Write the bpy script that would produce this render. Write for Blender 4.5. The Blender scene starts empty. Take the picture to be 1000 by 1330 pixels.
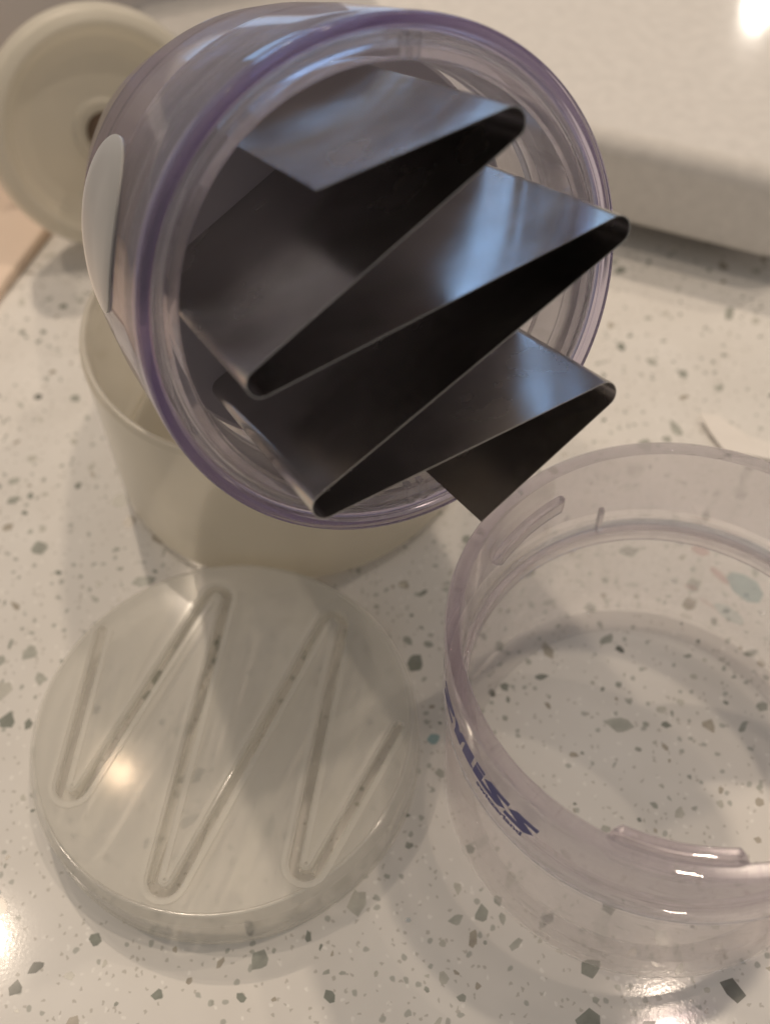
import bpy, bmesh, math, random
from mathutils import Vector, Matrix

# ------------------------------------------------------------------ camera
SC = bpy.context.scene
COL = SC.collection
MM = 0.001
PITCH, ROLL, FPX, CAMH = math.radians(53.377), math.radians(-3.092), 1376.5, 207.7 * MM
_fw = Vector((0, math.cos(PITCH), -math.sin(PITCH)))
_up0 = Vector((0, math.sin(PITCH), math.cos(PITCH)))
_rt0 = Vector((1, 0, 0))
_rt = _rt0 * math.cos(ROLL) + _up0 * math.sin(ROLL)
_up = -_rt0 * math.sin(ROLL) + _up0 * math.cos(ROLL)
cam_data = bpy.data.cameras.new('camera')
cam = bpy.data.objects.new('camera', cam_data)
COL.objects.link(cam)
m = Matrix((_rt, _up, -_fw)).transposed().to_4x4()
m.translation = Vector((0, 0, CAMH))
cam.matrix_world = m
cam_data.sensor_fit = 'VERTICAL'
cam_data.sensor_height = 7.3
cam_data.lens = 7.3 * FPX / 1330.0
cam_data.clip_start = 0.005
cam_data.clip_end = 50
cam_data.dof.use_dof = True
cam_data.dof.focus_distance = 0.178
cam_data.dof.aperture_fstop = 2.6
SC.camera = cam

# ------------------------------------------------------------------ light
world = bpy.data.worlds.new('World')
SC.world = world
world.use_nodes = True
wb = world.node_tree.nodes['Background']
wb.inputs[0].default_value = (1.0, 0.95, 0.90, 1)
wb.inputs[1].default_value = 0.21

def overhead_lamp(name, x, y, z, watts, radius, colour):
    """a recessed ceiling downlight of the kitchen, seen only as reflections, or the added glint lamp"""
    d = bpy.data.lights.new(name, 'AREA')
    d.shape = 'DISK'
    d.size = radius * 2
    d.energy = watts
    d.color = colour
    o = bpy.data.objects.new(name, d)
    o.location = (x, y, z)
    COL.objects.link(o)
    return o
WARM = (1.0, 0.82, 0.645)
overhead_lamp('downlight_or_glint_lamp', -0.680, 0.480, 1.50, 3.6, 0.022, WARM)
overhead_lamp('downlight_or_glint_lamp', 0.37, 0.315, 1.50, 3.5, 0.026, WARM)
overhead_lamp('downlight_or_glint_lamp', 0.95, 0.75, 1.50, 3.8, 0.026, WARM)
overhead_lamp('downlight_or_glint_lamp', -0.32, 1.12, 1.50, 9.0, 0.026, WARM)
overhead_lamp('downlight_or_glint_lamp', -0.47, 0.735, 1.50, 0.16, 0.018, (1.0, 0.70, 0.45))  # weak orange lamp, added only to put a glint on the slotted plate
overhead_lamp('downlight_or_glint_lamp', 1.196, 3.055, 1.535, 7.0, 0.018, (1.0, 0.90, 0.78))

wd = bpy.data.lights.new('added_blue_light', 'AREA')  # unseen bluish area light, added to give the blade blue reflections
wd.shape = 'RECTANGLE'; wd.size = 1.0; wd.size_y = 0.55; wd.energy = 4.4; wd.color = (0.30, 0.58, 1.0)
wo = bpy.data.objects.new('added_blue_light', wd); COL.objects.link(wo)
wo.location = (-0.35, 2.4, 0.50); wo.rotation_euler = (math.radians(-96), 0, 0)

vs = SC.view_settings
vs.view_transform = 'Standard'
vs.look = 'None'
vs.exposure = 0.24
vs.gamma = 1.0
cy = SC.cycles
cy.max_bounces = 20
cy.transmission_bounces = 16
cy.transparent_max_bounces = 24
cy.glossy_bounces = 8
cy.diffuse_bounces = 5
cy.sample_clamp_indirect = 6.0
cy.blur_glossy = 0.6
cy.use_denoising = True

# ------------------------------------------------------------------ materials
def new_mat(name):
    mt = bpy.data.materials.new(name)
    mt.use_nodes = True
    nt = mt.node_tree
    for nd in list(nt.nodes):
        nt.nodes.remove(nd)
    return mt, nt, nt.nodes.new('ShaderNodeOutputMaterial')

def N(nt, kind, **kw):
    nd = nt.nodes.new(kind)
    for k, val in kw.items():
        if k.startswith('i_'):
            nd.inputs[k[2:].replace('_', ' ')].default_value = val
        else:
            setattr(nd, k, val)
    return nd

def L(nt, a, b):
    nt.links.new(a, b)

def principled(name, col, rough=0.4, metal=0.0, spec=0.5, bump=0.0, bscale=800.0, vary=0.0, vscale=120.0, coat=0.0):
    mt, nt, out = new_mat(name)
    p = N(nt, 'ShaderNodeBsdfPrincipled')
    p.inputs['Base Color'].default_value = (*col, 1)
    p.inputs['Roughness'].default_value = rough
    p.inputs['Metallic'].default_value = metal
    p.inputs['Specular IOR Level'].default_value = spec
    p.inputs['Coat Weight'].default_value = coat
    tc = N(nt, 'ShaderNodeTexCoord')
    if vary > 0:
        nz = N(nt, 'ShaderNodeTexNoise'); nz.inputs['Scale'].default_value = vscale; nz.inputs['Detail'].default_value = 4
        L(nt, tc.outputs['Object'], nz.inputs['Vector'])
        hs = N(nt, 'ShaderNodeHueSaturation'); hs.inputs['Color'].default_value = (*col, 1)
        mr = N(nt, 'ShaderNodeMapRange'); mr.inputs['To Min'].default_value = 1 - vary; mr.inputs['To Max'].default_value = 1 + vary
        L(nt, nz.outputs['Fac'], mr.inputs['Value']); L(nt, mr.outputs['Result'], hs.inputs['Value'])
        L(nt, hs.outputs['Color'], p.inputs['Base Color'])
    if bump > 0:
        nz = N(nt, 'ShaderNodeTexNoise'); nz.inputs['Scale'].default_value = bscale; nz.inputs['Detail'].default_value = 3
        L(nt, tc.outputs['Object'], nz.inputs['Vector'])
        bp = N(nt, 'ShaderNodeBump'); bp.inputs['Strength'].default_value = bump; bp.inputs['Distance'].default_value = 0.0004
        L(nt, nz.outputs['Fac'], bp.inputs['Height']); L(nt, bp.outputs['Normal'], p.inputs['Normal'])
    L(nt, p.outputs[0], out.inputs['Surface'])
    return mt

def clear_plastic(name, tint, density, rough=0.02, haze=0.0, haze_col=(0.7, 0.68, 0.75), ior=1.5, smudge=0.03, direct=0.0):
    """moulded clear plastic: refracting surface, slight surface haze, tint by path length"""
    mt, nt, out = new_mat(name)
    g = N(nt, 'ShaderNodeBsdfGlass')
    g.inputs['Color'].default_value = (1, 1, 1, 1)
    g.inputs['IOR'].default_value = ior
    tc = N(nt, 'ShaderNodeTexCoord')
    nz = N(nt, 'ShaderNodeTexNoise'); nz.inputs['Scale'].default_value = 90; nz.inputs['Detail'].default_value = 5
    L(nt, tc.outputs['Object'], nz.inputs['Vector'])
    mr = N(nt, 'ShaderNodeMapRange')
    mr.inputs['From Min'].default_value = 0.35; mr.inputs['From Max'].default_value = 0.75
    mr.inputs['To Min'].default_value = rough; mr.inputs['To Max'].default_value = rough + smudge
    L(nt, nz.outputs['Fac'], mr.inputs['Value']); L(nt, mr.outputs['Result'], g.inputs['Roughness'])
    body = g
    if direct > 0:
        tp = N(nt, 'ShaderNodeBsdfTransparent')
        md = N(nt, 'ShaderNodeMixShader'); md.inputs[0].default_value = direct
        L(nt, g.outputs[0], md.inputs[1]); L(nt, tp.outputs[0], md.inputs[2])
        body = md
    if haze > 0:
        tr = N(nt, 'ShaderNodeBsdfTranslucent'); tr.inputs['Color'].default_value = (*haze_col, 1)
        df = N(nt, 'ShaderNodeBsdfDiffuse'); df.inputs['Color'].default_value = (*haze_col, 1)
        mx = N(nt, 'ShaderNodeMixShader'); mx.inputs[0].default_value = 0.5
        L(nt, tr.outputs[0], mx.inputs[1]); L(nt, df.outputs[0], mx.inputs[2])
        m2 = N(nt, 'ShaderNodeMixShader'); m2.inputs[0].default_value = haze
        L(nt, body.outputs[0], m2.inputs[1]); L(nt, mx.outputs[0], m2.inputs[2])
        L(nt, m2.outputs[0], out.inputs['Surface'])
    else:
        L(nt, body.outputs[0], out.inputs['Surface'])
    va = N(nt, 'ShaderNodeVolumeAbsorption')
    va.inputs['Color'].default_value = (*tint, 1)
    va.inputs['Density'].default_value = density
    L(nt, va.outputs[0], out.inputs['Volume'])
    return mt

def milky_plastic(name, col, trans=0.45, see=0.0, rough=0.3, vary=0.05, blur=0.28, direct=0.0):
    """cream polypropylene that lets light through but blurs what is behind"""
    mt, nt, out = new_mat(name)
    tc = N(nt, 'ShaderNodeTexCoord')
    nz = N(nt, 'ShaderNodeTexNoise'); nz.inputs['Scale'].default_value = 60; nz.inputs['Detail'].default_value = 5
    L(nt, tc.outputs['Object'], nz.inputs['Vector'])
    hs = N(nt, 'ShaderNodeHueSaturation'); hs.inputs['Color'].default_value = (*col, 1)
    mr = N(nt, 'ShaderNodeMapRange'); mr.inputs['To Min'].default_value = 1 - vary; mr.inputs['To Max'].default_value = 1 + vary
    L(nt, nz.outputs['Fac'], mr.inputs['Value']); L(nt, mr.outputs['Result'], hs.inputs['Value'])
    df = N(nt, 'ShaderNodeBsdfDiffuse'); tr = N(nt, 'ShaderNodeBsdfTranslucent')
    L(nt, hs.outputs[0], df.inputs['Color']); L(nt, hs.outputs[0], tr.inputs['Color'])
    mx = N(nt, 'ShaderNodeMixShader'); mx.inputs[0].default_value = trans
    L(nt, df.outputs[0], mx.inputs[1]); L(nt, tr.outputs[0], mx.inputs[2])
    last = mx
    if see > 0:
        rf = N(nt, 'ShaderNodeBsdfRefraction'); rf.inputs['IOR'].default_value = 1.08
        rf.inputs['Roughness'].default_value = blur; rf.inputs['Color'].default_value = (0.95, 0.93, 0.86, 1)
        m2 = N(nt, 'ShaderNodeMixShader'); m2.inputs[0].default_value = see
        L(nt, mx.outputs[0], m2.inputs[1]); L(nt, rf.outputs[0], m2.inputs[2])
        last = m2
    if direct > 0:
        tp = N(nt, 'ShaderNodeBsdfTransparent'); tp.inputs['Color'].default_value = (0.98, 0.975, 0.955, 1)
        m4 = N(nt, 'ShaderNodeMixShader'); m4.inputs[0].default_value = direct
        L(nt, last.outputs[0], m4.inputs[1]); L(nt, tp.outputs[0], m4.inputs[2])
        last = m4
    gl = N(nt, 'ShaderNodeBsdfGlossy'); gl.inputs['Color'].default_value = (1, 1, 1, 1)
    mr2 = N(nt, 'ShaderNodeMapRange'); mr2.inputs['To Min'].default_value = rough * 0.7; mr2.inputs['To Max'].default_value = rough * 1.3
    L(nt, nz.outputs['Fac'], mr2.inputs['Value']); L(nt, mr2.outputs['Result'], gl.inputs['Roughness'])
    fr = N(nt, 'ShaderNodeFresnel'); fr.inputs['IOR'].default_value = 1.45
    bf = N(nt, 'ShaderNodeNewGeometry')
    iv = N(nt, 'ShaderNodeMapRange'); iv.inputs['To Min'].default_value = 1.45; iv.inputs['To Max'].default_value = 1 / 1.45
    L(nt, bf.outputs['Backfacing'], iv.inputs['Value']); L(nt, iv.outputs['Result'], fr.inputs['IOR'])
    m3 = N(nt, 'ShaderNodeMixShader')
    L(nt, fr.outputs[0], m3.inputs[0]); L(nt, last.outputs[0], m3.inputs[1]); L(nt, gl.outputs[0], m3.inputs[2])
    L(nt, m3.outputs[0], out.inputs['Surface'])
    return mt

def counter_material():
    """off-white engineered quartz: fine grains and pale clouding; the larger glass chips are geometry"""
    mt, nt, out = new_mat('quartz_counter')
    p = N(nt, 'ShaderNodeBsdfPrincipled')
    tc = N(nt, 'ShaderNodeTexCoord')
    base = N(nt, 'ShaderNodeTexNoise'); base.inputs['Scale'].default_value = 35; base.inputs['Detail'].default_value = 6
    L(nt, tc.outputs['Object'], base.inputs['Vector'])
    ramp = N(nt, 'ShaderNodeValToRGB')
    ramp.color_ramp.elements[0].position = 0.3; ramp.color_ramp.elements[0].color = (0.72, 0.695, 0.655, 1)
    ramp.color_ramp.elements[1].position = 0.7; ramp.color_ramp.elements[1].color = (0.80, 0.78, 0.745, 1)
    L(nt, base.outputs['Fac'], ramp.inputs[0])
    last = ramp.outputs[0]
    # small embedded grains at two sizes
    for sc, thr, col, amt in ((900, 0.20, (0.40, 0.38, 0.33), 0.55), (420, 0.16, (0.30, 0.32, 0.28), 0.6), (600, 0.14, (0.9, 0.88, 0.84), 0.7)):
        wn = N(nt, 'ShaderNodeTexNoise'); wn.inputs['Scale'].default_value = sc * 1.3; wn.inputs['Detail'].default_value = 1
        L(nt, tc.outputs['Object'], wn.inputs['Vector'])
        va = N(nt, 'ShaderNodeVectorMath'); va.operation = 'MULTIPLY_ADD'
        va.inputs[1].default_value = (0.0012, 0.0012, 0.0); L(nt, wn.outputs['Color'], va.inputs[0]); L(nt, tc.outputs['Object'], va.inputs[2])
        vo = N(nt, 'ShaderNodeTexVoronoi'); vo.inputs['Scale'].default_value = sc; vo.voronoi_dimensions = '2D'
        L(nt, va.outputs[0], vo.inputs['Vector'])
        sep = N(nt, 'ShaderNodeSeparateColor'); L(nt, vo.outputs['Color'], sep.inputs[0])
        pick = N(nt, 'ShaderNodeMath'); pick.operation = 'GREATER_THAN'; pick.inputs[1].default_value = 0.88
        L(nt, sep.outputs[0], pick.inputs[0])
        near = N(nt, 'ShaderNodeMapRange'); near.inputs['From Min'].default_value = thr + 0.12; near.inputs['From Max'].default_value = thr + 0.02
        L(nt, vo.outputs['Distance'], near.inputs['Value'])
        mul = N(nt, 'ShaderNodeMath'); mul.operation = 'MULTIPLY'; L(nt, pick.outputs[0], mul.inputs[0]); L(nt, near.outputs['Result'], mul.inputs[1])
        mu2 = N(nt, 'ShaderNodeMath'); mu2.operation = 'MULTIPLY'; mu2.inputs[1].default_value = amt; L(nt, mul.outputs[0], mu2.inputs[0])
        mx = N(nt, 'ShaderNodeMix'); mx.data_type = 'RGBA'
        L(nt, mu2.outputs[0], mx.inputs['Factor']); L(nt, last, mx.inputs[6]); mx.inputs[7].default_value = (*col, 1)
        last = mx.outputs[2]
    L(nt, last, p.inputs['Base Color'])
    p.inputs['Roughness'].default_value = 0.085
    p.inputs['Specular IOR Level'].default_value = 0.45
    bn = N(nt, 'ShaderNodeTexNoise'); bn.inputs['Scale'].default_value = 1500; bn.inputs['Detail'].default_value = 2
    L(nt, tc.outputs['Object'], bn.inputs['Vector'])
    bp = N(nt, 'ShaderNodeBump'); bp.inputs['Strength'].default_value = 0.025; bp.inputs['Distance'].default_value = 0.0002
    L(nt, bn.outputs['Fac'], bp.inputs['Height']); L(nt, bp.outputs['Normal'], p.inputs['Normal'])
    L(nt, p.outputs[0], out.inputs['Surface'])
    return mt

def steel_material():
    mt, nt, out = new_mat('blade_steel')
    p = N(nt, 'ShaderNodeBsdfPrincipled')
    p.inputs['Metallic'].default_value = 1.0
    tc = N(nt, 'ShaderNodeTexCoord')
    mp = N(nt, 'ShaderNodeMapping'); mp.inputs['Scale'].default_value = (1, 1, 0.02)
    L(nt, tc.outputs['Object'], mp.inputs['Vector'])
    nz = N(nt, 'ShaderNodeTexNoise'); nz.inputs['Scale'].default_value = 3500; nz.inputs['Detail'].default_value = 3
    L(nt, mp.outputs[0], nz.inputs['Vector'])
    cl = N(nt, 'ShaderNodeTexNoise'); cl.inputs['Scale'].default_value = 70; cl.inputs['Detail'].default_value = 5
    L(nt, tc.outputs['Object'], cl.inputs['Vector'])
    rp = N(nt, 'ShaderNodeValToRGB')
    rp.color_ramp.elements[0].position = 0.3; rp.color_ramp.elements[0].color = (0.46, 0.44, 0.42, 1)
    rp.color_ramp.elements[1].position = 0.75; rp.color_ramp.elements[1].color = (0.56, 0.54, 0.52, 1)
    L(nt, cl.outputs['Fac'], rp.inputs[0]); L(nt, rp.outputs[0], p.inputs['Base Color'])
    mr = N(nt, 'ShaderNodeMapRange'); mr.inputs['From Min'].default_value = 0.3; mr.inputs['From Max'].default_value = 0.7; mr.inputs['To Min'].default_value = 0.15; mr.inputs['To Max'].default_value = 0.30
    L(nt, cl.outputs['Fac'], mr.inputs['Value']); L(nt, mr.outputs['Result'], p.inputs['Roughness'])
    bp = N(nt, 'ShaderNodeBump'); bp.inputs['Strength'].default_value = 0.05; bp.inputs['Distance'].default_value = 0.0001
    L(nt, nz.outputs['Fac'], bp.inputs['Height']); L(nt, bp.outputs['Normal'], p.inputs['Normal'])
    L(nt, p.outputs[0], out.inputs['Surface'])
    return mt

M_COUNTER = counter_material()
M_STEEL = steel_material()
M_RING = clear_plastic('clear_plastic', (0.84, 0.77, 0.80), 36, rough=0.0, haze=0.015, haze_col=(0.82, 0.77, 0.78), direct=0.68, smudge=0.0)
M_RIMCLEAR = clear_plastic('clear_edge_plastic', (0.80, 0.70, 0.77), 150, rough=0.0, haze=0.08, haze_col=(0.80, 0.74, 0.75), direct=0.25, smudge=0.01)
M_UPPER = clear_plastic('hazy_clear_plastic', (0.80, 0.735, 0.81), 75, rough=0.0, haze=0.05, haze_col=(0.82, 0.76, 0.77), direct=0.45, smudge=0.01)
M_COLLAR = clear_plastic('clear_collar_plastic', (0.70, 0.62, 0.80), 20, rough=0.01, haze=0.09, haze_col=(0.74, 0.68, 0.72), direct=0.15, smudge=0.02)
M_HOUSING = clear_plastic('purple_clear_plastic', (0.60, 0.49, 0.78), 40, rough=0.03, haze=0.10, haze_col=(0.44, 0.40, 0.45), direct=0.25)
M_RIM = clear_plastic('purple_rim_plastic', (0.45, 0.32, 0.70), 165, rough=0.04, haze=0.08, haze_col=(0.34, 0.26, 0.50))
M_CREAM = milky_plastic('cream_plastic', (0.86, 0.82, 0.72), trans=0.48, see=0.0, rough=0.32, direct=0.46)
M_KNOB = milky_plastic('cream_knob_plastic', (0.82, 0.785, 0.69), trans=0.40, rough=0.35, direct=0.15)
M_PLATE = milky_plastic('frosted_cream_plastic', (0.95, 0.935, 0.90), trans=0.35, see=0.0, rough=0.085, direct=0.64)
M_PAD = milky_plastic('frosted_white_rubber', (0.50, 0.49, 0.47), trans=0.3, rough=0.5)
M_INNER = milky_plastic('frosted_inner_plastic', (0.50, 0.47, 0.50), trans=0.4, rough=0.35)
M_SHAFT = principled('rusty_shaft', (0.10, 0.055, 0.035), rough=0.45, metal=0.6, vary=0.35, vscale=600, bump=0.3)
M_INK = principled('navy_print', (0.038, 0.042, 0.20), rough=0.45, vary=0.1, vscale=300)
M_SLAB = principled('white_glazed', (0.72, 0.69, 0.65), rough=0.06, spec=0.5, vary=0.12, vscale=260)
M_GREY = principled('grey_panel', (0.72, 0.69, 0.68), rough=0.35, vary=0.06, vscale=15)
M_WOOD = principled('pale_wood', (0.84, 0.68, 0.55), rough=0.5, vary=0.10, vscale=30, bump=0.1)
CHIP_COLS = [((0.17, 0.178, 0.158), 0.10), ((0.27, 0.285, 0.25), 0.10), ((0.37, 0.38, 0.34), 0.12), ((0.45, 0.455, 0.41), 0.15),
             ((0.54, 0.53, 0.475), 0.18), ((0.42, 0.385, 0.325), 0.2)]
M_CHIPS = [principled('glass_chip', c, rough=r, spec=0.6, vary=0.30, vscale=500) for c, r in CHIP_COLS]
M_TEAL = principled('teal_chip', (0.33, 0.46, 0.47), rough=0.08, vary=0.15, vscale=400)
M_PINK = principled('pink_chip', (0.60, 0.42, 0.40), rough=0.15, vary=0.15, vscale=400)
M_MIRROR = principled('mirror_chip', (0.85, 0.85, 0.80), rough=0.18, metal=1.0, bump=0.25, bscale=500)

# ------------------------------------------------------------------ helpers
def tag(o, label=None, cat=None, group=None, kind=None):
    if label: o['label'] = label
    if cat: o['category'] = cat
    if group: o['group'] = group
    if kind: o['kind'] = kind
    return o

def link(name, me, mat, parent=None, smooth=35):
    if mat is not None and len(me.materials) == 0:
        me.materials.append(mat)
    if smooth:
        for pl in me.polygons:
            pl.use_smooth = True
        me.set_sharp_from_angle(angle=math.radians(smooth))
    o = bpy.data.objects.new(name, me)
    COL.objects.link(o)
    if parent is not None:
        o.parent = parent
    return o

def empty(name, mat4):
    o = bpy.data.objects.new(name, None)
    o.empty_display_size = 0.01
    COL.objects.link(o)
    o.matrix_world = mat4
    return o

def fillet(pts, rad, seg=5, closed=True):
    """round the corners of a polyline; rad is one number or one per corner (mm)"""
    out = []
    n = len(pts)
    for i, p in enumerate(pts):
        p = Vector(p)
        r = rad[i] if isinstance(rad, (list, tuple)) else rad
        if (not closed and i in (0, n - 1)) or r <= 0:
            out.append(p); continue
        a, b = Vector(pts[i - 1]), Vector(pts[(i + 1) % n])
        da, db = (a - p), (b - p)
        la, lb = da.length, db.length
        da.normalize(); db.normalize()
        ang = math.acos(max(-1, min(1, da.dot(db))))
        if ang > math.pi - 0.02:
            out.append(p); continue
        t = min(r / math.tan(ang / 2), la * 0.49, lb * 0.49)
        r = t * math.tan(ang / 2)
        bis = (da + db).normalized()
        c = p + bis * (r / math.sin(ang / 2))
        s, e = p + da * t - c, p + db * t - c
        sweep = s.angle_signed(e) if s.length > 0 and e.length > 0 else 0
        for k in range(seg + 1):
            th = -sweep * k / seg
            out.append(c + Vector((s.x * math.cos(th) - s.y * math.sin(th), s.x * math.sin(th) + s.y * math.cos(th))))
    return out

def lathe(profile, nseg=160, closed=True, a0=0.0, a1=360.0):
    """profile of (r, z) in mm, going round a closed loop, revolved about z"""
    full = abs(a1 - a0 - 360) < 1e-6
    cnt = nseg if full else nseg + 1
    vs_, fs = [], []
    m_ = len(profile)
    for i in range(cnt):
        a = math.radians(a0 + (a1 - a0) * i / nseg)
        c, s = math.cos(a), math.sin(a)
        for r, z in profile:
            vs_.append((r * c * MM, r * s * MM, z * MM))
    steps = nseg
    for i in range(steps):
        j = (i + 1) % cnt
        for k in range(m_ if closed else m_ - 1):
            l = (k + 1) % m_
            fs.append((i * m_ + k, j * m_ + k, j * m_ + l, i * m_ + l))
    if not full:
        fs.append(tuple(range(m_)))
        fs.append(tuple((cnt - 1) * m_ + k for k in reversed(range(m_))))
    me = bpy.data.meshes.new('lathe')
    me.from_pydata(vs_, [], fs)
    bm = bmesh.new(); bm.from_mesh(me)
    bmesh.ops.remove_doubles(bm, verts=bm.verts, dist=1e-7)
    bmesh.ops.dissolve_degenerate(bm, edges=bm.edges, dist=1e-8)
    bmesh.ops.recalc_face_normals(bm, faces=bm.faces)
    bm.to_mesh(me); bm.free()
    return me

def prism(poly, z0, z1, bev=0.0):
    """upright prism over a simple polygon, mm"""
    bm = bmesh.new()
    lo = [bm.verts.new((x * MM, y * MM, z0 * MM)) for x, y in poly]
    hi = [bm.verts.new((x * MM, y * MM, z1 * MM)) for x, y in poly]
    bm.faces.new(lo[::-1]); bm.faces.new(hi)
    for i in range(len(poly)):
        j = (i + 1) % len(poly)
        bm.faces.new((lo[i], lo[j], hi[j], hi[i]))
    bmesh.ops.recalc_face_normals(bm, faces=bm.faces)
    if bev > 0:
        es = [e for e in bm.edges if abs(e.verts[0].co.z - e.verts[1].co.z) < 1e-9]
        bmesh.ops.bevel(bm, geom=es, offset=bev * MM, segments=3, profile=0.5, affect='EDGES')
    me = bpy.data.meshes.new('prism')
    bm.to_mesh(me); bm.free()
    return me

def zigzag_line(tips, rho, seg=8):
    """centre line through a folded strip whose fold tips lie at the given points"""
    pts = [Vector(t) for t in tips]
    ext = [p.copy() for p in pts]
    for _ in range(3):
        for i in range(1, len(pts) - 1):
            da = (ext[i - 1] - ext[i]).normalized(); db = (ext[i + 1] - ext[i]).normalized()
            ang = math.acos(max(-1, min(1, da.dot(db))))
            bis = (da + db).normalized()
            ext[i] = pts[i] - bis * (rho / math.sin(ang / 2) - rho)
    return fillet([tuple(p) for p in ext], rho, seg=seg, closed=False)

def offset_line(line, w):
    res = []
    for i, p in enumerate(line):
        a = line[max(0, i - 1)]; b = line[min(len(line) - 1, i + 1)]
        t = (b - a).normalized()
        res.append(p + Vector((-t.y, t.x)) * w)
    return res

def ribbon_outline(line, w, round_ends=True):
    lft, rgt = offset_line(line, w), offset_line(line, -w)
    out = list(lft)
    if round_ends:
        c = line[-1]; s = lft[-1] - c
        for k in range(1, 6):
            th = -math.pi * k / 6
            out.append(c + Vector((s.x * math.cos(th) - s.y * math.sin(th), s.x * math.sin(th) + s.y * math.cos(th))))
    out += rgt[::-1]
    if round_ends:
        c = line[0]; s = rgt[0] - c
        for k in range(1, 6):
            th = -math.pi * k / 6
            out.append(c + Vector((s.x * math.cos(th) - s.y * math.sin(th), s.x * math.sin(th) + s.y * math.cos(th))))
    return out

# ------------------------------------------------------------------ the setting
me = prism([(-600, -300), (700, -300), (700, 900), (-600, 900)], -30, 0)
counter = tag(link('countertop', me, M_COUNTER, smooth=0), 'speckled off-white quartz countertop', kind='structure')

# glass chips set in the counter top
rng = random.Random(11)
def shard(cx, cy, size, elong):
    k = rng.randint(5, 7)
    rot = rng.uniform(0, 6.283)
    pts = []
    for i in range(k):
        a = 6.283 * (i + rng.uniform(-0.32, 0.32)) / k
        r = size * rng.uniform(0.62, 1.15)
        x, y = r * math.cos(a) * elong, r * math.sin(a) / elong
        pts.append((cx + x * math.cos(rot) - y * math.sin(rot), cy + x * math.sin(rot) + y * math.cos(rot)))
    return pts

def screen(x, y):
    d = Vector((x * MM, y * MM, -CAMH))
    z = d.dot(_fw)
    return 500 + FPX * d.dot(_rt) / z, 665 - FPX * d.dot(_up) / z, z

chips = []
tries = 0
while len(chips) < 900 and tries < 20000:
    tries += 1
    x, y = rng.uniform(-150, 150), rng.uniform(30, 330)
    sx, sy, dep = screen(x, y)
    if not (-30 < sx < 1030 and 200 < sy < 1360):
        continue
    # hidden under the cup or by the slab
    if math.hypot(x + 22.1, y - 178.7) < 42:
        continue
    size = min(2.3, 0.42 + rng.expovariate(1.75))
    if any((x - c[0]) ** 2 + (y - c[1]) ** 2 < (size + c[2] + 0.5) ** 2 for c in chips):
        continue
    chips.append((x, y, size, size / dep))
# the two larger coloured pieces seen through the clear ring, and a few that sparkle
chips.sort(key=lambda c: -c[3])
rest = []
chip_mats = list(range(6))
for i, (x, y, size, app) in enumerate(chips):
    pts = shard(x, y, size, rng.uniform(0.9, 1.45))
    if i < 290:
        me = prism(pts, -0.3, 0.035)
        mi = rng.choices(chip_mats, weights=[0.8, 1.7, 2.4, 2.8, 2.4, 1.8])[0]
        link('chip', me, M_MIRROR if (size < 0.75 and rng.random() < 0.05) else M_CHIPS[mi], counter, smooth=0)
    else:
        rest.append(pts)
bm = bmesh.new()
for pts in rest:
    vs_ = [bm.verts.new((x * MM, y * MM, 0.03 * MM)) for x, y in pts]
    lo = [bm.verts.new((x * MM, y * MM, -0.2 * MM)) for x, y in pts]
    f = bm.faces.new(vs_); mi = rng.randint(1, 5); f.material_index = mi
    for i in range(len(pts)):
        j = (i + 1) % len(pts)
        f = bm.faces.new((lo[i], lo[j], vs_[j], vs_[i])); f.material_index = mi
bmesh.ops.recalc_face_normals(bm, faces=bm.faces)
me = bpy.data.meshes.new('chips'); bm.to_mesh(me); bm.free()
for mt in M_CHIPS:
    me.materials.append(mt)
tag(link('small_chips', me, None, counter, smooth=0), 'fine glass grains scattered through the quartz', kind='stuff')
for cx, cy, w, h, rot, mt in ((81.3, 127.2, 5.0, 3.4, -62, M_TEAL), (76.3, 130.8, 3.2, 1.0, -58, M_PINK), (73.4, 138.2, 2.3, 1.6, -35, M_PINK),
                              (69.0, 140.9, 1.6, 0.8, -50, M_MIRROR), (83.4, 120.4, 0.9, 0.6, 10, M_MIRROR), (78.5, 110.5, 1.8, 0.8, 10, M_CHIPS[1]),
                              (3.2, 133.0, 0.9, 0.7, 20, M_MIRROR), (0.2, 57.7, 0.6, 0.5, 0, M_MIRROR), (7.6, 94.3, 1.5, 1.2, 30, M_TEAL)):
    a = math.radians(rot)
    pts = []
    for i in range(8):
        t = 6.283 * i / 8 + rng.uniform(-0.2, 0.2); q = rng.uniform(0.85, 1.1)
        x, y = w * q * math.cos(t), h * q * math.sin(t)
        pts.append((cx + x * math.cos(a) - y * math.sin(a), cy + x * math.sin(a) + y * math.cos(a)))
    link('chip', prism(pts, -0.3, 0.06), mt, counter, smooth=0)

# ------------------------------------------------------------------ background things
def frame(x, y, ang, z=0.0):
    return Matrix.Translation((x * MM, y * MM, z * MM)) @ Matrix.Rotation(math.radians(ang), 4, 'Z')

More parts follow.
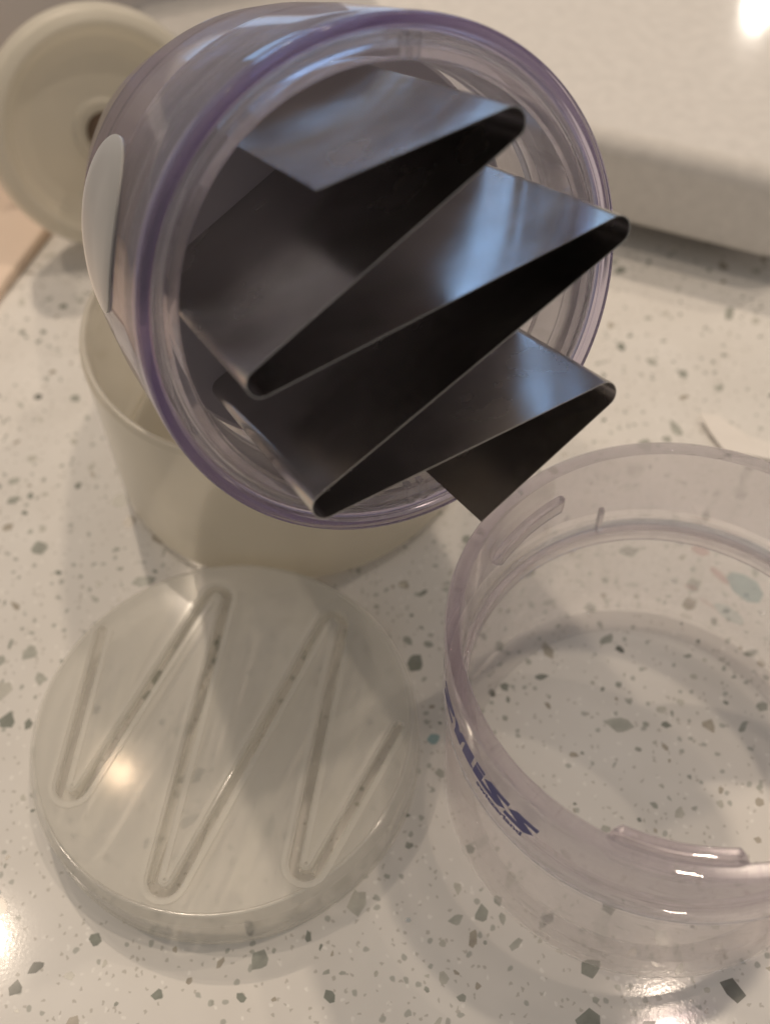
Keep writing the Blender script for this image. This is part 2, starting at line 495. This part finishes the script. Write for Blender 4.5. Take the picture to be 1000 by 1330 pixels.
# white glazed slab: its right front corner near (118, 236)
def rounded_rect(x0, y0, x1, y1, r, seg=8):
    return [tuple(p) for p in fillet([(x0, y0), (x1, y0), (x1, y1), (x0, y1)], r, seg=seg)]
SLAB = frame(113, 226.5, -27)
outline = rounded_rect(-215, 0, 6, 120, 12)
def soft_slab(outline, z0, z1, rb, rt):
    """slab with rounded upper and lower edges"""
    rings = []
    for k in range(6):
        a = math.pi / 2 * k / 5
        rings.append((rb * (1 - math.sin(a)), z0 + rb * (1 - math.cos(a))))
    for k in range(8):
        a = math.pi / 2 * k / 7
        rings.append((rt * (1 - math.cos(a)), z1 - rt + rt * math.sin(a)))
    rings.append((rt + 0.6, z1))
    rings.insert(0, (rb + 0.6, z0))
    cx = sum(p[0] for p in outline) / len(outline); cy_ = sum(p[1] for p in outline) / len(outline)
    bm = bmesh.new(); loops = []
    n = len(outline)
    for ins, z in rings:
        lp = []
        for i, p in enumerate(outline):
            a, b = Vector(outline[i - 1]), Vector(outline[(i + 1) % n])
            t = (b - a).normalized(); nn = Vector((-t.y, t.x))
            lp.append(bm.verts.new(((p[0] + nn.x * ins) * MM, (p[1] + nn.y * ins) * MM, z * MM)))
        loops.append(lp)
    for a, b in zip(loops, loops[1:]):
        for i in range(n):
            j = (i + 1) % n
            bm.faces.new((a[i], a[j], b[j], b[i]))
    bm.faces.new(loops[0][::-1]); bm.faces.new(loops[-1])
    bmesh.ops.recalc_face_normals(bm, faces=bm.faces)
    me = bpy.data.meshes.new('slab'); bm.to_mesh(me); bm.free()
    return me
slab = link('glazed_slab', soft_slab(outline, 8.0, 35.0, 4.0, 6.0), M_SLAB)
slab.matrix_world = SLAB
tag(slab, 'out-of-focus glossy white slab with rounded edges behind the chopper', 'slab')
for fx, fy in ((-195, 20), (-12, 20), (-195, 100), (-12, 100)):
    fm = lathe([tuple(p) for p in fillet([(0.01, 0), (6.5, 0), (6, 8.1), (0.01, 8.1)], [0, .6, 0, 0])], 24, closed=False)
    ft = link('foot', fm, M_GREY, slab); ft.location = (fx * MM, fy * MM, 0)

scrap_me = bpy.data.meshes.new('scrap')
sp = [(81.6, 178.5, 2.4), (86.0, 177.3, 2.8), (92.2, 170.4, 2.0), (99.5, 167.8, 1.0), (103.0, 161.5, 0.7), (85.6, 167.0, 1.0), (83.2, 172.6, 1.9)]
nsp = len(sp)
scrap_me.from_pydata([(x * MM, y * MM, z * MM) for x, y, z in sp] + [(x * MM, y * MM, (z - 0.5) * MM) for x, y, z in sp], [],
                     [tuple(range(nsp)), tuple(reversed(range(nsp, 2 * nsp)))] + [(i, i + nsp, (i + 1) % nsp + nsp, (i + 1) % nsp) for i in range(nsp)])
tag(link('scrap', scrap_me, principled('pale_scrap', (0.84, 0.80, 0.75), rough=0.5, vary=0.05), smooth=0), 'small pale curled scrap lying on the counter just behind the clear ring', 'scrap')

board = link('cutting_board', soft_slab(rounded_rect(-140, -150, 0, 0, 5), 0.0, 3.5, 0.5, 1.5), M_WOOD)
board.matrix_world = frame(-86, 300, -20)
tag(board, 'blurred pale pinkish board lying at the far left edge of the counter', 'board')

panel = link('grey_panel', soft_slab(rounded_rect(-160, 0, 118, 14, 3), 0.0, 85.0, 1.0, 3.0), M_GREY)
panel.matrix_world = frame(-118, 322, 14)
tag(panel, 'blurred grey upright panel behind the knob at the top left', 'panel')

# ------------------------------------------------------------------ cup under the chopper
cup = empty('collecting_cup', frame(-22.1, 178.7, 0))
tag(cup, 'cream translucent plastic cup standing under the chopper head', 'cup')
wall_p = [(44.6, 3.2), (44.3, 24), (43.9, 43.6), (43.4, 45), (42.2, 45), (41.9, 43.6), (41.9, 40.0), (42.1, 39.4), (42.3, 24), (42.5, 3.2)]
link('wall', lathe([tuple(p) for p in fillet(wall_p, [0, 0, .4, .5, .5, .3, .2, .2, 0, 0])], 192), M_CREAM, cup)
base_p = [(0.01, 0.6), (38, 0.6), (38.6, 0.0), (41.6, 0.0), (44.6, 3.15), (42.5, 3.15), (0.01, 2.8)]
link('base', lathe([tuple(p) for p in fillet(base_p, [0, .2, .2, 1.0, .5, 0, 0])], 192, closed=False), M_CREAM, cup)

# ------------------------------------------------------------------ slotted plate
plate = empty('slotted_plate', frame(-34.8, 94.7, 0))
tag(plate, 'round frosted cream plate with a zigzag slot lying on the counter', 'plate')
K = 0.955
slot_tips = [(-28.2 * K, 24.2 * K), (-29.5, -14.0), (-2.0, 32.0), (-10.0, -33.2), (23.2, 23.9), (16.7 * K, -33.0 * K), (36.8 * K, -2.9 * K)]
slot_line = zigzag_line(slot_tips, 2.3)
slot_out = ribbon_outline(slot_line, 1.2)

def holed_disc(radius, hole, z0, z1, bev):
    cu = bpy.data.curves.new('disc', 'CURVE')
    cu.dimensions = '2D'; cu.fill_mode = 'BOTH'
    for pts in ([(radius * math.cos(6.28318 * i / 180), radius * math.sin(6.28318 * i / 180)) for i in range(180)], hole):
        sp = cu.splines.new('POLY'); sp.points.add(len(pts) - 1); sp.use_cyclic_u = True
        for i, p in enumerate(pts):
            sp.points[i].co = (p[0] * MM, p[1] * MM, 0, 1)
    cu.extrude = (z1 - z0) / 2 * MM - bev * MM
    cu.bevel_depth = bev * MM; cu.bevel_resolution = 2
    o = bpy.data.objects.new('tmp', cu); COL.objects.link(o)
    dg = bpy.context.evaluated_depsgraph_get()
    me = bpy.data.meshes.new_from_object(o.evaluated_get(dg))
    bpy.data.objects.remove(o); bpy.data.curves.remove(cu)
    bm = bmesh.new(); bm.from_mesh(me)
    bmesh.ops.remove_doubles(bm, verts=bm.verts, dist=1e-7)
    bmesh.ops.translate(bm, verts=bm.verts, vec=(0, 0, (z0 + z1) / 2 * MM))
    bmesh.ops.recalc_face_normals(bm, faces=bm.faces)
    bm.to_mesh(me); bm.free()
    return me
top = holed_disc(37.2, slot_out, 10.3, 12.45, 0.25)
link('top', top, M_PLATE, plate, smooth=12)
skirt_p = [(37.45, 12.4), (38.0, 12.45), (39.2, 10.2), (39.2, 1.6), (39.55, 1.2), (39.55, 0.3), (39.2, 0.0), (37.9, 0.0), (37.45, 0.6)]
link('skirt', lathe([tuple(p) for p in fillet(skirt_p, [.2, 1.2, 1.4, .2, .2, .2, .2, .2, .2])], 192), M_PLATE, plate)

def strip_wall(line, w, z0, z1):
    a, b = offset_line(line, w), offset_line(line, -w)
    vs_, fs = [], []
    for p, q in zip(a, b):
        vs_ += [(p.x * MM, p.y * MM, z0 * MM), (q.x * MM, q.y * MM, z0 * MM), (q.x * MM, q.y * MM, z1 * MM), (p.x * MM, p.y * MM, z1 * MM)]
    n = len(line)
    for i in range(n - 1):
        for k in range(4):
            l = (k + 1) % 4
            fs.append((i * 4 + k, (i + 1) * 4 + k, (i + 1) * 4 + l, i * 4 + l))
    fs.append((0, 1, 2, 3)); fs.append(((n - 1) * 4 + 3, (n - 1) * 4 + 2, (n - 1) * 4 + 1, (n - 1) * 4))
    me = bpy.data.meshes.new('strip'); me.from_pydata(vs_, [], fs)
    bm = bmesh.new(); bm.from_mesh(me); bmesh.ops.recalc_face_normals(bm, faces=bm.faces); bm.to_mesh(me); bm.free()
    return me
# shallow stiffening ribs under the top
for rx_, slope in ((-25, 0.36), (-17.5, 0.40), (-4.5, 0.30), (6.5, 0.34), (13.5, 0.30), (27.5, 0.36)):
    ln = []
    for k in range(25):
        y = -36 + 72 * k / 24
        x = rx_ + slope * y
        if math.hypot(x, y) < 35.6:
            ln.append(Vector((x, y)))
    link('rib', strip_wall(ln, 1.5, 8.6, 10.25), M_PLATE, plate)
# raised lip round the slot on the top face
for sgn in (1, -1):
    link('slot_lip', strip_wall(offset_line(slot_line, sgn * 1.95), 0.45, 12.47, 12.80), M_PLATE, plate)

# ------------------------------------------------------------------ clear ring
ring = empty('clear_ring', frame(48.47, 84.16, 0))
tag(ring, 'clear lavender plastic ring with blue lettering standing on the counter', 'ring')
def ring_part(name, prof, rad, mt):
    return link(name, lathe([tuple(p) for p in fillet(prof, rad, seg=4)], 256), mt, ring)
ring_part('upper_wall', [(40.0, 37.2), (40.0, 57.6), (39.6, 58.1), (37.6, 58.1), (37.2, 57.6), (37.15, 36.9), (36.3, 36.45), (39.6, 36.45)], [.3, .3, .3, .3, .3, .3, .1, .2], M_UPPER)
ring_part('lower_wall', [(39.5, 36.3), (37.4, 36.3), (37.3, 2.8), (34.3, 2.1), (33.8, 1.6), (33.8, 0.3), (34.1, 0.0), (39.0, 0.0), (39.4, 0.4)],
          [.2, .2, 1.0, .4, .3, .2, .2, .25, .2], M_RING)
ring_part('ledge', [(37.2, 36.3), (36.2, 36.3), (35.7, 35.8), (35.7, 32.6), (36.2, 32.1), (37.2, 32.1)], [.1, .3, .4, .4, .3, .1], M_RIMCLEAR)
def lug(a0, a1, z0a, z0b, r0, r1, h, name='lug'):
    """curved bar on the inner wall, its height changing from one end to the other"""
    nseg = 40
    sec = [tuple(p) for p in fillet([(r0, 0), (r1, 0), (r1, h), (r0, h)], [.4, .05, .05, .4], seg=3)]
    vs_, fs = [], []
    k = len(sec)
    for i in range(nseg + 1):
        t = i / nseg
        a = math.radians(a0 + (a1 - a0) * t); z = z0a + (z0b - z0a) * t
        e = min(1.0, math.sqrt(max(0.02, min(t, 1 - t) * nseg / 3)))
        for r, zz in sec:
            r = r1 - (r1 - r) * e
            zz = h / 2 + (zz - h / 2) * e
            vs_.append((r * math.cos(a) * MM, r * math.sin(a) * MM, (z + zz) * MM))
    for i in range(nseg):
        for j in range(k):
            l = (j + 1) % k
            fs.append((i * k + j, (i + 1) * k + j, (i + 1) * k + l, i * k + l))
    fs.append(tuple(range(k))); fs.append(tuple(nseg * k + j for j in reversed(range(k))))
    me = bpy.data.meshes.new('lug'); me.from_pydata(vs_, [], fs)
    bm = bmesh.new(); bm.from_mesh(me); bmesh.ops.recalc_face_normals(bm, faces=bm.faces); bm.to_mesh(me); bm.free()
    return link(name, me, M_RIMCLEAR, ring, smooth=50)
lug(-121, -89.5, 53.2, 53.4, 35.2, 37.12, 5.2)
lug(114, 143, 48.2, 45.6, 35.6, 37.12, 3.8)
lug(0, 24, 48.2, 46.6, 35.6, 37.12, 3.8)
lug(100.0, 101.6, 35.8, 35.8, 36.1, 37.12, 7.4, name='stop_rib')
lug(170.0, 186.0, 40.0, 40.0, 36.1, 37.12, 4.0)

# printed lettering on the outside of the ring
def cap(x, adv, shp, sh=0.22):
    return [[(x + adv * px + sh * py, py) for px, py in poly] for poly in shp]
S_ = [[(0.0, 0.62), (0.24, 1.0), (1.04, 1.0), (1.04, 0.70), (0.56, 0.70), (1.02, 0.36), (0.76, 0.0), (-0.04, 0.0), (-0.04, 0.30), (0.44, 0.30)]]
Z_ = [[(0, 1), (1, 1), (1, 0.72), (0.42, 0.27), (1, 0.27), (1, 0), (0, 0), (0, 0.28), (0.58, 0.73), (0, 0.73)]]
Y_ = [[(0, 1), (0.40, 1), (0.55, 0.74), (0.72, 1), (1.1, 1), (0.86, 0.46), (0.86, 0), (0.22, 0), (0.22, 0.46)]]
L_ = [[(0, 1), (0.86, 1), (0.86, 0.22), (1.04, 0.22), (1.04, 0), (0, 0)]]
I_ = [[(0, 0), (1.15, 0), (1.15, 0.70), (0, 0.70)], [(0, 0.77), (1.15, 0.77), (1.15, 1), (0, 1)]]
RO = 40.06
def on_wall(u, v, th0, z0, scale_v):
    a = math.radians(th0) + u / 40.0
    return (RO * math.cos(a) * MM, RO * math.sin(a) * MM, (z0 + v * scale_v) * MM)
def print_poly(polys, th0, z0, hgt, name, parent):
    bm = bmesh.new()
    for poly in polys:
        dense = []
        for i, p in enumerate(poly):
            q = poly[(i + 1) % len(poly)]
            for k in range(4):
                dense.append((p[0] + (q[0] - p[0]) * k / 4, p[1] + (q[1] - p[1]) * k / 4))
        vv = [bm.verts.new((x, y, 0)) for x, y in dense]
        bm.faces.new(vv)
    bmesh.ops.triangulate(bm, faces=bm.faces)
    for vtx in bm.verts:
        vtx.co = on_wall(vtx.co.x, vtx.co.y, th0, z0, hgt)
    me = bpy.data.meshes.new('letter'); bm.to_mesh(me); bm.free()
    return link(name, me, M_INK, parent, smooth=0)
TH0 = -177.5
for shp, x, adv in ((Z_, -0.2, 6.4), (Y_, 6.4, 4.5), (L_, 11.1, 3.4), (I_, 14.8, 2.1), (S_, 17.5, 5.5), (S_, 23.4, 5.5)):
    polys = [[(x + adv * px + 1.1 * py, py) for px, py in poly] for poly in shp]
    print_poly(polys, TH0, 45.3, 5.5, 'letter', ring)
fc = bpy.data.curves.new('txt', 'FONT')
fc.body = 'switzerland'
fc.size = 1.0
fc.offset = 0.035
fc.resolution_u = 3
to = bpy.data.objects.new('txt', fc); COL.objects.link(to)
bpy.context.view_layer.update()
dg = bpy.context.evaluated_depsgraph_get()
tm = bpy.data.meshes.new_from_object(to.evaluated_get(dg))
bpy.data.objects.remove(to); bpy.data.curves.remove(fc)
xs = [v_.co.x for v_ in tm.vertices]
x0_, x1_ = min(xs), max(xs)
for v_ in tm.vertices:
    u = (v_.co.x - x0_) / (x1_ - x0_) * 11.0 + 0.25 * v_.co.y
    a = math.radians(-154.3) + u / 40.0
    z = 43.0 + v_.co.y * 2.5
    v_.co = (RO * math.cos(a) * MM, RO * math.sin(a) * MM, z * MM)
tm.materials.clear()
link('small_print', tm, M_INK, ring, smooth=0)

# ------------------------------------------------------------------ food chopper
nvec = Vector((0.40139840, -0.84630616, 0.35020738)).normalized()
exv = Vector((0.90352438, 0.42853669, 0)).normalized()
eyv = nvec.cross(exv)
cm = Matrix((exv, eyv, nvec)).transposed().to_4x4()
cm.translation = Vector((3.704, 123.282, 96.456)) * MM
chop = empty('food_chopper', cm)
tag(chop, 'purple-tinted clear food chopper lying tilted, its zigzag blade facing the camera', 'food chopper')

# bell-shaped housing, s along the axis (0 at the open front, negative to the back)
outer = [(40.1, -2.6), (40.0, -10), (39.6, -25), (38.7, -40), (37.6, -50), (35.4, -60), (33.2, -70), (30.9, -80), (27.5, -89), (22.0, -97), (16.0, -102.5), (12.5, -105), (12.0, -112)]
inner = [(10.2, -112), (10.4, -103), (14.0, -100.2), (20.5, -95), (25.6, -87.5), (29.0, -79), (31.3, -69), (33.5, -59), (35.6, -49), (36.6, -40), (37.4, -25), (37.6, -10), (37.7, -2.6)]
prof = outer + inner
hp = [tuple(p) for p in fillet(prof, [0.35] + [1.5] * 11 + [.3, .3] + [1.5] * 11 + [.35], seg=4)]
housing = link('housing', lathe(hp, 224), M_HOUSING, chop)
rim_p = [(40.3, -2.4), (40.2, -0.4), (39.8, 0.0), (38.5, 0.0), (38.0, -0.5), (38.0, -2.4)]
link('rim', lathe([tuple(p) for p in fillet(rim_p, [.2, .4, .4, .4, .4, .2])], 224), M_RIM, housing)
# collar inside the mouth, with its steps
col_p = [(36.2, -1.2), (35.6, -0.6), (34.3, -0.6), (33.8, -1.2), (33.4, -12), (33.4, -15), (37.3, -15), (37.3, -12.6), (36.2, -12)]
link('collar', lathe([tuple(p) for p in fillet(col_p, [.4, .3, .3, .4, .3, .2, .2, .2, .6])], 224), M_COLLAR, chop)
link('inner_ring', lathe([tuple(p) for p in fillet([(37.5, -1.4), (37.0, -1.0), (36.6, -1.0), (36.3, -1.4), (36.3, -2.8), (37.5, -2.8)], .18)], 224), M_COLLAR, chop)
def collar_bar(a0, a1, r0, r1, z0, z1, name):
    sec = [tuple(p) for p in fillet([(r0, z0), (r1, z0), (r1, z1), (r0, z1)], 0.35, seg=3)]
    return link(name, lathe(sec, max(8, int((a1 - a0) * 1.2)), a0=a0, a1=a1), M_COLLAR, chop, smooth=40)
collar_bar(78, 136, 36.35, 37.55, -6.2, -3.2, 'bayonet_rail')
collar_bar(196, 250, 36.35, 37.55, -6.2, -3.2, 'bayonet_rail')
collar_bar(-48, 8, 36.35, 37.55, -6.2, -3.2, 'bayonet_rail')
for a in (74.5, 71.5, 262, 266):
    collar_bar(a, a + 1.6, 33.9, 37.55, -3.0, -0.9, 'catch')
# white oval grip pad on the left flank of the housing
def pad_mesh(th_c, th_h, s_c, s_h, lift):
    def surf(th, s, off):
        pts = outer
        r = pts[0][0]
        for (ra, sa), (rb_, sb) in zip(pts, pts[1:]):
            if sb <= s <= sa:
                r = ra + (rb_ - ra) * (sa - s) / (sa - sb); break
        r += off
        a = math.radians(th)
        return (r * math.cos(a) * MM, r * math.sin(a) * MM, s * MM)
    bm = bmesh.new()
    rings = []
    for off, rr in ((0.03, 1.0), (lift * 0.7, 1.0), (lift, 0.965), (lift * 1.05, 0.7), (lift * 1.1, 0.35)):
        rings.append([bm.verts.new(surf(th_c + th_h * rr * math.cos(6.28318 * i / 72), s_c + s_h * rr * math.sin(6.28318 * i / 72), off)) for i in range(72)])
    cv = bm.verts.new(surf(th_c, s_c, lift * 1.1))
    for a, b in zip(rings, rings[1:]):
        for i in range(72):
            j = (i + 1) % 72
            bm.faces.new((a[i], a[j], b[j], b[i]))
    for i in range(72):
        bm.faces.new((rings[-1][i], rings[-1][(i + 1) % 72], cv))
    bm.faces.new(rings[0][::-1])
    bmesh.ops.recalc_face_normals(bm, faces=bm.faces)
    me = bpy.data.meshes.new('pad'); bm.to_mesh(me); bm.free()
    return me
tag(link('grip_pad', pad_mesh(155, 20.5, -31, 15.0, 0.5), M_PAD, housing, smooth=40), 'frosted white oval pad on the flank')

# folded zigzag blade
tips = [(-15.53, 26.46), (14.56, 26.77), (-31.0, 4.62), (29.23, 7.41), (-27.08, -16.78), (24.57, -17.66), (-1.72, -30.68)]
bl = zigzag_line(tips, 2.1, seg=12)
blade_me = strip_wall(bl, 0.07, -27.0, 20.0)
link('blade', blade_me, M_STEEL, chop, smooth=30)
# carrier disc that holds the blade, and the plunger rod
car_p = [(0.01, -26.8), (34.5, -26.8), (35.2, -27.4), (35.2, -30.4), (34.6, -31), (9, -31), (7.5, -34), (7.0, -60), (0.01, -60)]
link('blade_carrier', lathe([tuple(p) for p in fillet(car_p, [0, .3, .3, .3, .3, .8, .8, .4, 0])], 128, closed=False), M_INNER, chop)
rod_p = [(0.01, 0), (5.0, 0), (5.0, -122), (0.01, -122)]
tilt = Matrix.Translation((0, 0, -60.2 * MM)) @ Vector((0, 0, 1)).rotation_difference(Vector((7.0, 1.2, 114.0)).normalized()).to_matrix().to_4x4()
shaft = link('shaft', lathe(rod_p, 48, closed=False), M_SHAFT, chop)
shaft.matrix_local = tilt
# mushroom knob, dished towards the housing
KS = -174.0
knob_p = [(5.1, KS - 2), (8.0, KS - 2), (8.6, KS - 3.6), (20.5, KS - 3.4), (25.0, KS - 2.0), (26.6, KS + 1.2), (28.2, KS + 3.2), (31.8, KS + 1.2), (33.2, KS - 4), (31.0, KS - 12), (22, KS - 18), (10, KS - 20.5), (0.01, KS - 21)]
knob_p = [(5.1, KS - 10)] + knob_p
knob = link('knob', lathe([tuple(p) for p in fillet(knob_p, [0, .4, .6, 1.5, 3, 1.5, 1.2, 1.8, 2, 3, 4, 5, 4, 0])], 128, closed=False), M_KNOB, chop)
knob.location = (-7.0 * MM, -1.2 * MM, 0)
